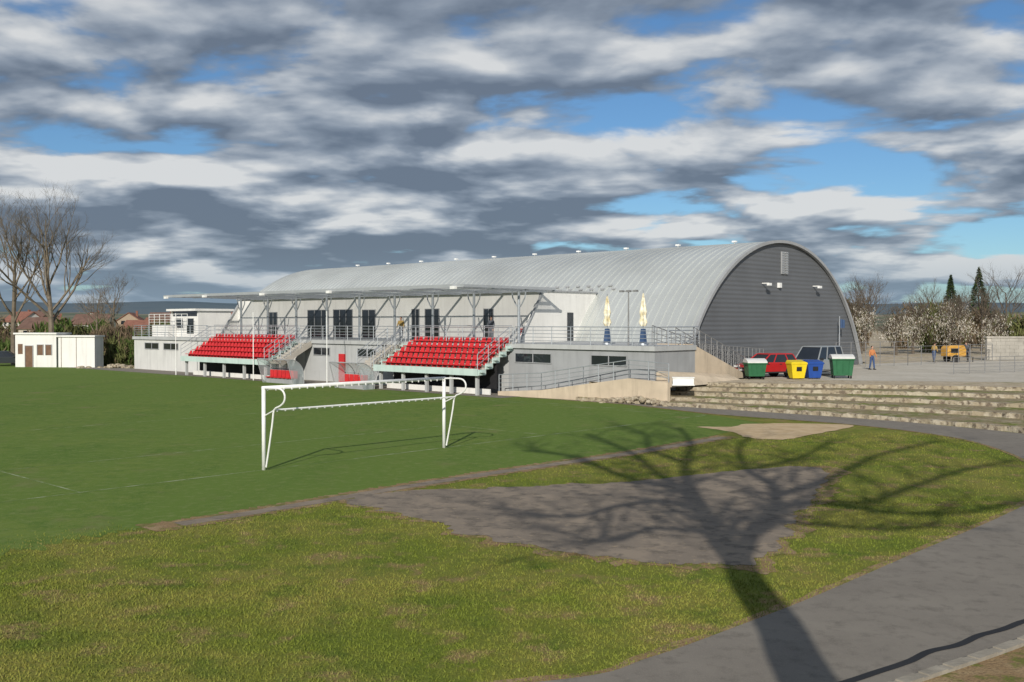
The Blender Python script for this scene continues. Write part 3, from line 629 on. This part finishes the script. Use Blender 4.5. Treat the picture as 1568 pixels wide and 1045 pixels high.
# ---------------------------------------------------------------- vehicles
TYRE=M('tyre',(.02,.02,.02),.9,.2,5); HUB=M('hub',(.45,.46,.48),.35,.1,5,metal=.6); LAMP=M('headlamp',(.7,.7,.68),.15,.05); TAIL=M('taillamp',(.4,.02,.015),.3,.05); PLAST=M('black_plastic',(.03,.03,.032),.6,.2)
def car(name,x,y,z,rot,Lg,Wd,H,paint,kind):
    e_=empty(name); T=Matrix.Translation((x,y,z))@Matrix.Rotation(rot,4,'Z'); h=Lg/2; w_=Wd/2
    if kind=='hatch': body=[(-h,.32),(-h,.7),(-h+.06,.92),(.2*Lg,.95),(.3*Lg,.9),(.44*Lg,.76),(h-.02,.6),(h,.32)]; gb=(-.475*Lg,.235*Lg); gt=(-.40*Lg,.05*Lg); belt=.9
    else: body=[(-h,.38),(-h,.85),(-h+.04,1.05),(.2*Lg,1.08),(.3*Lg,1.04),(.45*Lg,.95),(h-.02,.7),(h,.38)]; gb=(-.485*Lg,.25*Lg); gt=(-.44*Lg,.10*Lg); belt=1.03
    mb=MB(T); mb.ext(body,-w_,w_); mb.build('body',paint,e_,False,.06)
    mb=MB(T); gw=w_*.94; tw=w_*.76
    mb.hexa([(gb[0],-gw,belt),(gb[1],-gw,belt),(gb[1],gw,belt),(gb[0],gw,belt)],[(gt[0],-tw,H-.05),(gt[1],-tw,H-.05),(gt[1],tw,H-.05),(gt[0],tw,H-.05)]); mb.build('glasshouse',GLASS,e_)
    mb=MB(T); mb.hexa([(gt[0]-.05,-tw-.03,H-.07),(gt[1]+.06,-tw-.03,H-.07),(gt[1]+.06,tw+.03,H-.07),(gt[0]-.05,tw+.03,H-.07)],[(gt[0]+.05,-tw+.06,H),(gt[1]-.08,-tw+.06,H),(gt[1]-.08,tw-.06,H),(gt[0]+.05,tw-.06,H)])
    for sy in (-1,1):
        for (a,b) in ((gb[0],gt[0]),(gb[1],gt[1]),((gb[0]*.2+gb[1]*.45),(gt[0]*.25+gt[1]*.4)),(gb[0]*.62,gt[0]*.62)): mb.tube((a,sy*gw,belt),(b,sy*tw,H-.05),.045,.04,6)
    mb.build('roof_and_pillars',paint,e_)
    wr=.31 if kind=='hatch' else .36
    mb=MB(T)
    for wx in (-.31*Lg,.32*Lg):
        for sy in (-1,1):
            mb.tube((wx,sy*(w_-.18),wr),(wx,sy*(w_+.012),wr),wr+.06,None,20,2); mb.tube((wx,sy*(w_-.2),wr),(wx,sy*(w_+.02),wr),wr,None,20,0); mb.tube((wx,sy*(w_+.0),wr),(wx,sy*(w_+.035),wr),wr*.6,None,14,1)
    mb.build('wheels',[TYRE,HUB,PLAST],e_)
    mb=MB(T)
    for sy in (-1,1):
        mb.box(h-.16,h+.015,sy*w_*.62-.2,sy*w_*.62+.2,.62,.76,0); mb.box(-h-.015,-h+.1,sy*w_*.8-.1,sy*w_*.8+.1,.7,.98,1); mb.box(gb[1]-.3,gb[1]-.12,sy*(w_+.1)-.07,sy*(w_+.1)+.07,belt,belt+.13,2)
        for dx in (-.12*Lg,.12*Lg): mb.box(dx-.08,dx+.08,sy*(w_+.01)-.015,sy*(w_+.01)+.015,.8,.84,2)
        mb.box(-h+.5,h-.5,sy*(w_+.003)-.015,sy*(w_+.003)+.015,.28,.36,2)
    mb.box(h-.03,h+.03,-w_+.1,w_-.1,.3,.42,2); mb.box(-h-.03,-h+.03,-w_+.1,w_-.1,.34,.46,2); mb.box(h,h+.035,-.26,.26,.43,.54,0); mb.box(h-.02,h+.012,-.35,.35,.56,.64,2)
    mb.build('lamps_and_trim',[LAMP,TAIL,PLAST],e_)
SILV=M('silver_paint',(.42,.44,.44),.3,.05,2,metal=.5,spec=.6); BLK=M('dark_paint',(.03,.035,.04),.25,.05,2,spec=.6)
car('red_car',15.9,62.9,1.006,R(205),3.9,1.65,1.48,REDP,'hatch')
car('silver_car',19.5,64.6,1.006,R(222),4.3,1.78,1.9,SILV,'suv')
car('dark_car',-51.8,103,.012,R(20),4.3,1.7,1.5,BLK,'hatch')
GRN=M('bin_green',(.03,.13,.06),.45,.1,3); YEL=M('bin_yellow',(.72,.55,.02),.45,.08,3); BLU=M('bin_blue',(.02,.07,.30),.45,.08,3); LID=M('bin_lid',(.62,.62,.6),.5,.06,3)
def container(x,y,z,rot,body,lid,w_=1.25,h=1.15,d_=.95):
    e_=empty('waste_container'); T=Matrix.Translation((x,y,z))@Matrix.Rotation(rot,4,'Z'); mb=MB(T)
    mb.hexa([(-w_*.42,-d_*.38,.18),(w_*.42,-d_*.38,.18),(w_*.42,d_*.38,.18),(-w_*.42,d_*.38,.18)],[(-w_/2,-d_/2,h),(w_/2,-d_/2,h),(w_/2,d_/2,h),(-w_/2,d_/2,h)])
    for q in (-.3,0,.3): mb.hexa([(w_*q*.84-.03,-d_*.38-.03,.3),(w_*q*.84+.03,-d_*.38-.03,.3),(w_*q*.84+.03,-d_*.38,.3),(w_*q*.84-.03,-d_*.38,.3)],[(w_*q-.03,-d_/2-.03,h-.1),(w_*q+.03,-d_/2-.03,h-.1),(w_*q+.03,-d_/2,h-.1),(w_*q-.03,-d_/2,h-.1)])
    mb.box(-w_/2-.04,w_/2+.04,-d_/2-.04,d_/2+.04,h-.08,h); mb.build('body',body,e_,False,.02)
    mb=MB(T); pr=[(-d_/2-.05,h+.003),(-d_/2-.03,h+.08),(-d_*.3,h+.2),(0,h+.27),(d_*.3,h+.24),(d_/2,h+.12),(d_/2+.05,h+.003)]
    nn=len(pr); mb.add([(-w_/2-.03,a,b) for a,b in pr]+[(w_/2+.03,a,b) for a,b in pr],[tuple(range(nn)),tuple(range(nn,2*nn))[::-1]]+[(i,(i+1)%nn,nn+(i+1)%nn,nn+i) for i in range(nn)]); mb.build('lid',lid,e_,False,.02)
    mb=MB(T)
    for a in (-.38,.38):
        for b in (-.3,.3): mb.tube((w_*a-.03,d_*b,.09),(w_*a+.03,d_*b,.09),.09,None,10)
        mb.tube((w_*a*1.35,-.1,h-.15),(w_*a*1.35,.1,h-.15),.03)
    mb.build('wheels',TYRE,e_)
def wheelie(x,y,z,rot,mat):
    e_=empty('recycling_bin'); T=Matrix.Translation((x,y,z))@Matrix.Rotation(rot,4,'Z'); mb=MB(T)
    mb.hexa([(-.36,-.3,.06),(.36,-.3,.06),(.36,.3,.06),(-.36,.3,.06)],[(-.5,-.42,.95),(.5,-.42,.95),(.5,.42,.95),(-.5,.42,.95)]); mb.box(-.52,.52,-.44,.44,.9,.96)
    mb.hexa([(-.52,-.45,.965),(.52,-.45,.965),(.52,.45,.965),(-.52,.45,.965)],[(-.46,-.4,1.03),(.46,-.4,1.03),(.46,.4,1.14),(-.46,.4,1.14)]); mb.tube((-.4,.46,1.05),(.4,.46,1.05),.025); mb.build('bin_body',mat,e_,False,.02)
    mb=MB(T); mb.tube((-.42,.3,.1),(-.3,.3,.1),.1,None,12); mb.tube((.3,.3,.1),(.42,.3,.1),.1,None,12); mb.box(-.16,.16,-.40,-.37,.5,.75); mb.build('wheels',[TYRE],e_)
container(14.6,60.4,1.004,R(5),GRN,LID,1.15,.98); container(20.1,61.3,1.004,R(-5),GRN,LID,1.3,1.2)
wheelie(17.1,60.4,1.004,R(8),YEL); wheelie(18.25,60.9,1.004,R(4),BLU)
mb=MB(Matrix.Translation((9.2,54.0,1.0))@Matrix.Rotation(R(-8),4,'Z')); mb.box(-.6,.6,-.3,.3,.02,.08); mb.box(-.56,.56,-.26,.26,.08,.42); mb.box(-.6,.6,-.3,.3,.42,.47); mb.build('white_crate',PAINTW,bevel=.02)
YW=M('parasol_cloth',(.70,.58,.30),.8,.25,4,c2=(.78,.75,.64)); BASE=M('parasol_blue',(.05,.09,.18),.6,.1)
def parasol(s,t_,z=3.1,h=2.9):
    e_=empty('closed_parasol'); mb=MB(LOC); mb.tube((s,t_,z),(s,t_,z+h+.1),.03,None,8); mb.tube((s,t_,z),(s,t_,z+.12),.3,.25,12); mb.build('pole',GALV,e_)
    mb=MB(LOC); n=14; prof=[(z+1.1,.14),(z+1.3,.22),(z+1.6,.14),(z+1.9,.19),(z+2.2,.14),(z+2.5,.10),(z+2.75,.06),(z+h,.02)]
    vs=[];
    for zz,r in prof:
        for i in range(n): a=2*math.pi*i/n; q=r*(1+.35*(i%2)-.17); vs.append((s+q*math.cos(a),t_+q*math.sin(a),zz))
    mb.add(vs,[(j*n+i,j*n+(i+1)%n,(j+1)*n+(i+1)%n,(j+1)*n+i) for j in range(len(prof)-1) for i in range(n)]); mb.build('folded_cloth',YW,e_)
    mb=MB(LOC); mb.hexa([(s-.16,t_-.16,z+.12),(s+.16,t_-.16,z+.12),(s+.16,t_+.16,z+.12),(s-.16,t_+.16,z+.12)],[(s-.1,t_-.1,z+.95),(s+.1,t_-.1,z+.95),(s+.1,t_+.1,z+.95),(s-.1,t_+.1,z+.95)]); mb.build('stand_cover',BASE,e_)
parasol(36.6,47.2); parasol(34.0,47.2,3.1,3.05)
def mast(s,t_,z0,h,arm):
    e_=empty('lamp_post'); mb=MB(LOC); mb.tube((s,t_,z0),(s,t_,z0+h),.05,.035,8); mb.tube((s-arm,t_,z0+h),(s+arm,t_,z0+h),.025); mb.build('pole',FENCE,e_)
    mb=MB(LOC)
    for q in (-arm,0,arm): mb.box(s+q-.12,s+q+.12,t_-.08,t_+.1,z0+h-.05,z0+h+.06)
    mb.build('lamps',FENCE,e_)
mast(34.6,46.6,3.1,3.1,.5)
e_=empty('flag_pole'); mb=MB(); mb.tube((25.4,78,1),(25.4,78,4.9),.04,.03,8); mb.build('pole',GALV,e_)
mb=MB(); n=8
for i in range(n):
    a=i/n; b=(i+1)/n; mb.add([(25.45+.35*a,78+.08*math.sin(6*a),4.0),(25.45+.35*b,78+.08*math.sin(6*b),4.0),(25.45+.35*b,78+.08*math.sin(6*b),4.7-.1*b),(25.45+.35*a,78+.08*math.sin(6*a),4.7-.1*a)],[(0,1,2,3)])
mb.build('flag_cloth',BASE,e_)
def meshfence(name,a,b,z,h,step=2.5):
    mb=MB(); rail(mb,(*a,z),(*b,z),h,step,5,.012,.03); mb.build(name,FENCE)
meshfence('site_fence',(24.5,76),(31.5,80),1,1.9,1.6); meshfence('site_fence',(31.5,80),(43,90),1,1.5,2.2); meshfence('railing',(29,66),(40,72),1,1.1,1.5)
bw=empty('block_wall'); mb=MB(); CB=M('block_grey',(.36,.34,.30),.9,.15,1.5,bump=.3)
for r_ in range(6):
    for k in range(18):
        x=43+k*.82+(r_%2)*.4; mb.box(x+.01,x+.81,91.0+random.uniform(-.015,.015),91.4,1+r_*.34+.008,1+(r_+1)*.34)
mb.build('blocks',CB,bw); mb=MB(); mb.box(43,58,91.03,91.38,1.0,3.0); mb.build('mortar',CONC,bw); mb=MB(); mb.box(42.9,58.2,90.9,91.5,3.04,3.16); mb.build('coping',CONC,bw)
e_=empty('compressor_trailer'); T=Matrix.Translation((38.2,87,1))@Matrix.Rotation(R(12),4,'Z'); OR=M('machine_orange',(.55,.30,.06),.5,.12,2)
mb=MB(T); mb.ext([(-.9,.5),(.9,.5),(.9,1.1),(.7,1.45),(-.65,1.45),(-.9,1.2)],-.5,.5); mb.build('housing',OR,e_,False,.05)
mb=MB(T); mb.tube((-.2,-.7,.32),(-.2,-.52,.32),.32,None,16); mb.tube((-.2,.52,.32),(-.2,.7,.32),.32,None,16); mb.tube((.9,0,.5),(2,0,.4),.04); mb.tube((1.9,0,0),(1.9,0,.45),.04); mb.box(-.6,.1,-.515,-.49,.8,1.2); mb.tube((.5,0,1.45),(.5,0,1.75),.05); mb.build('wheels_and_drawbar',TYRE,e_)
# ---------------------------------------------------------------- people
SKIN=M('skin',(.50,.30,.22),.6,.05); HAIR=M('hair',(.05,.03,.02),.8,.2)
def person(x,y,z,rot,top,trs,bend=0.0,stride=.12,arms=.1):
    e_=empty('person'); T=Matrix.Translation((x,y,z))@Matrix.Rotation(rot,4,'Z')
    def skin(name,vs,es,rs,mats,pick=None):
        me=bpy.data.meshes.new(name); me.from_pydata([tuple(T@Vector(v)) for v in vs],es,[]); ob=bpy.data.objects.new(name,me); scn.collection.objects.link(ob); ob.parent=e_
        for m in mats: me.materials.append(m)
        md=ob.modifiers.new('skin','SKIN'); 
        for i,r in enumerate(rs):
            me.skin_vertices[0].data[i].radius=(r,r) if not hasattr(r,'__len__') else r
            me.skin_vertices[0].data[i].use_root=(i==0)
        ss=ob.modifiers.new('sub','SUBSURF'); ss.levels=1; ss.render_levels=2; return ob
    b=bend
    hp=lambda zz:(0,math.sin(b)*(zz-.95),.95+math.cos(b)*(zz-.95))
    c=lambda xx,yy,zz:(xx,hp(zz)[1]+yy,hp(zz)[2])
    vs=[(0,0,.95),(-.09,0,.88),(-.11,stride*.5,.50),(-.11,stride,.10),(.09,0,.88),(.11,-stride*.2,.50),(.11,-stride,.10),(0,0,1.02)]
    skin('trousers',vs,[(0,1),(1,2),(2,3),(0,4),(4,5),(5,6),(0,7)],[.12,.095,.07,.055,.095,.07,.055,(.14,.11)],[trs])
    vs=[c(0,0,1.0),c(0,0,1.2),c(0,0,1.38),c(0,0,1.46),c(-.17,0,1.40),c(-.25,arms*.3,1.14),c(-.26,arms+.08,.92),c(.17,0,1.40),c(.25,arms*.2,1.14),c(.26,arms+.05,.92)]
    skin('jacket',vs,[(0,1),(1,2),(2,3),(2,4),(4,5),(5,6),(2,7),(7,8),(8,9)],[(.15,.11),(.16,.12),(.17,.12),.06,.065,.05,.038,.065,.05,.038],[top])
    vs=[];es=[];rs=[]
    for sx,yy in ((-.26,arms+.08),(.26,arms+.05)):
        k=len(vs); w0=c(sx,yy,.90); w1=c(sx,yy+.01,.83); vs+=[w0,w1]; es+=[(k,k+1)]; rs+=[.024,(.03,.018)]
        for f,(dy,ln) in enumerate(((-.025,.075),(-.008,.085),(.01,.08),(.026,.06))):
            q=len(vs); vs+=[c(sx,yy+dy,.79),c(sx*.97,yy+dy+.01,.79-ln*.6),c(sx*.94,yy+dy+.015,.79-ln)]; es+=[(k+1,q),(q,q+1),(q+1,q+2)]; rs+=[.009,.008,.007]
        q=len(vs); vs+=[c(sx*.9,yy+.04,.84),c(sx*.88,yy+.055,.80)]; es+=[(k,q),(q,q+1)]; rs+=[.01,.008]
    skin('hands',vs,es,rs,[SKIN])
    mb=MB(T); hc=c(0,.015,1.60); mb.tube(c(0,0,1.42),c(0,.01,1.54),.055,.05,10,0); mb.sphere(hc,(.075,.092,.115),0,14,10); mb.sphere((hc[0],hc[1]-.018,hc[2]+.028),(.082,.092,.103),1,14,9)
    mb.sphere((hc[0],hc[1]+.095,hc[2]-.012),(.012,.02,.022),0,6,4); mb.box(hc[0]-.022,hc[0]+.022,hc[1]+.078,hc[1]+.088,hc[2]-.055,hc[2]-.048,1)
    for sx in (-1,1): mb.sphere((hc[0]+sx*.078,hc[1],hc[2]-.005),(.01,.018,.03),0,6,4); mb.sphere((hc[0]+sx*.03,hc[1]+.083,hc[2]+.012),(.011,.008,.007),1,6,4)
    mb.build('head',[SKIN,HAIR],e_,True)
    mb=MB(T)
    for sx,yy in ((-.11,stride),(.11,-stride)): mb.hexa([(sx-.045,yy-.09,0),(sx+.045,yy-.09,0),(sx+.05,yy+.18,0),(sx-.05,yy+.18,0)],[(sx-.04,yy-.08,.12),(sx+.04,yy-.08,.12),(sx+.035,yy+.16,.05),(sx-.035,yy+.16,.05)])
    mb.build('shoes',PLAST,e_,False,.015)
JE=M('jeans',(.05,.09,.20),.9,.15,8); OJ=M('orange_top',(.50,.20,.08),.85,.12,8); GJ=M('grey_jacket',(.12,.13,.15),.9,.15,8); YJ=M('ochre_top',(.45,.3,.1),.9,.1,8)
person(26.0,72.6,1.004,R(200),OJ,JE); person(39.9,88,1.0,R(120),GJ,GJ,.35,.15,.25); person(36.3,86.5,1.0,R(-60),YJ,JE,.15)
person(*L(54.9,46.9)[:2],3.1,R(160),YJ,GJ); person(*L(46.0,47.0)[:2],3.1,R(150),GJ,GJ)
# ---------------------------------------------------------------- tree behind the photographer (its shadow falls into view)
T0=Vector((2.3,-2.5,0)); NN=Vector((SD.y,-SD.x,0)); cot=1/math.tan(EL)
def lift(X,Y):
    P_=Vector((X,Y,0))-T0; r=P_.dot(SD); wv=P_.dot(NN); return T0+NN*wv+Vector((0,0,r/cot))
e_=empty('bare_tree'); mb=MB(); rng=random.Random(12)
limbs=[([(2.3,-2.5),(3.2,6),(3.61,12.24),(3.86,14.47),(3.95,16.6),(4.14,18.4)],.42,.30),
([(4.14,18.4),(4.18,20.4),(4.46,23.6),(4.74,26.9),(5.4,31.3),(6.5,36.4),(7,42)],.28,.11),
([(4.14,18.4),(4.5,19.4),(5.1,21.2),(6.1,23.4),(7.0,26.9),(7.0,29.8),(7.8,34.5),(9.2,39)],.24,.10),
([(6.1,23.4),(7.14,24.4),(8.7,24.5),(10.8,26.9),(13.5,29.9),(16,32)],.18,.08),
([(6.5,25.2),(8.8,28),(11.8,32.8),(15.9,37.4)],.18,.08),
([(7.6,24.3),(9.0,23.0),(10.6,23.2),(12.2,24.6)],.13,.05),
([(5.6,22.3),(6.8,21.6),(8.2,21.2),(9.4,22)],.10,.04),
([(4.74,26.9),(3.8,27.2),(2.97,29.3),(2.05,32.8),(.36,34.5)],.19,.09),
([(4.4,23),(3.75,24.5),(2.6,24.0),(1.4,22.6),(.2,23.2)],.15,.06),
([(4.5,24.5),(4.2,29.9),(3.94,34.5),(2.98,39.6)],.18,.09),
([(5.4,31.3),(4.8,35),(5.2,39),(4.6,43)],.16,.07),([(7.0,29.8),(9.6,33),(12.2,38)],.16,.07),([(4.2,20.8),(3.0,21.3),(2.0,20.0),(1.0,21)],.10,.04)]
def twig(p,d,ln,r,lv):
    pts=[p]; dd=d.normalized()
    for i in range(3):
        dd=(dd+NN*rng.uniform(-.35,.35)+Vector((0,0,rng.uniform(-.2,.4)))+SD*rng.uniform(-.25,.1)).normalized(); pts.append(pts[-1]+dd*ln/3)
    for i in range(3): mb.tube(pts[i],pts[i+1],r*(1-.28*i),r*(1-.28*(i+1)),4 if lv<2 else 3,0,False)
    if lv<2:
        for k in range(3):
            i=rng.randint(0,2); q=pts[i].lerp(pts[i+1],rng.random()); b=(pts[i+1]-pts[i]).normalized()
            nd=b+(NN*rng.uniform(-1,1)+Vector((0,0,rng.uniform(-.3,.9)))+SD*rng.uniform(-.5,.2)); twig(q,nd,ln*rng.uniform(.5,.75),r*.55,lv+1)
for li,(pts,r0,r1) in enumerate(limbs):
    P3=[lift(*p) for p in smoothc(pts,4)]; m_=len(P3)-1
    for i in range(m_):
        a=r0+(r1-r0)*i/m_; b=r0+(r1-r0)*(i+1)/m_; mb.tube(P3[i],P3[i+1],a,b,8,0,False)
        if r0<.3 and i>1:
            for _ in range(1):
                d=(P3[i+1]-P3[i]).normalized(); sgn=rng.choice((-1,1)); nd=d+NN*sgn*rng.uniform(.4,1.5)+Vector((0,0,rng.uniform(-.2,.5)))
                twig(P3[i],nd,rng.uniform(1.6,3.0),max(.05,a*.42),0)
mb.build('trunk_and_limbs',BARK,e_,recalc=False)
# ---------------------------------------------------------------- grass blades
def inpoly(P,poly):
    x,y=P[:,0],P[:,1]; c=np.zeros(len(P),bool); n=len(poly); j=n-1
    for i in range(n):
        xi,yi=poly[i]; xj,yj=poly[j]
        if abs(yj-yi)>1e-9: c^=((yi>y)!=(yj>y))&(x<(xj-xi)*(y-yi)/(yj-yi)+xi)
        j=i
    return c
rg=np.random.RandomState(5)
def scatter(x0,x1,y0,y1,dens): 
    n=int((x1-x0)*(y1-y0)*dens); return np.stack([rg.uniform(x0,x1,n),rg.uniform(y0,y1,n)],1)
P_=np.concatenate([scatter(-10,8,11.3,17,650),scatter(-14,12,17,25,260),scatter(-14,18,25,40,90)])
s_=P_@np.array([U.x,U.y]); t_=P_@np.array([V.x,V.y])
pathpoly=inn+outr[::-1]
keep=((s_<19.9)|((t_<10)&(s_<20.6+rg.normal(size=len(s_))*.5)))&~inpoly(P_,PATCH)&~inpoly(P_,pathpoly)&~inpoly(P_,sandp)
P_=P_[keep]; n=len(P_); h=rg.uniform(.02,.05,n); th=rg.rand(n)*2*np.pi; ln=rg.normal(size=(n,2))*.018; wd=rg.uniform(.004,.008,n)*(1+P_[:,1]/30)
z0=np.zeros(n)
a=np.stack([P_[:,0]-np.cos(th)*wd,P_[:,1]-np.sin(th)*wd,z0],1); b=np.stack([P_[:,0]+np.cos(th)*wd,P_[:,1]+np.sin(th)*wd,z0],1); c=np.stack([P_[:,0]+ln[:,0],P_[:,1]+ln[:,1],h],1)
tris('grass',np.stack([a,b,c],1),[G_blade])
print('blades',n)
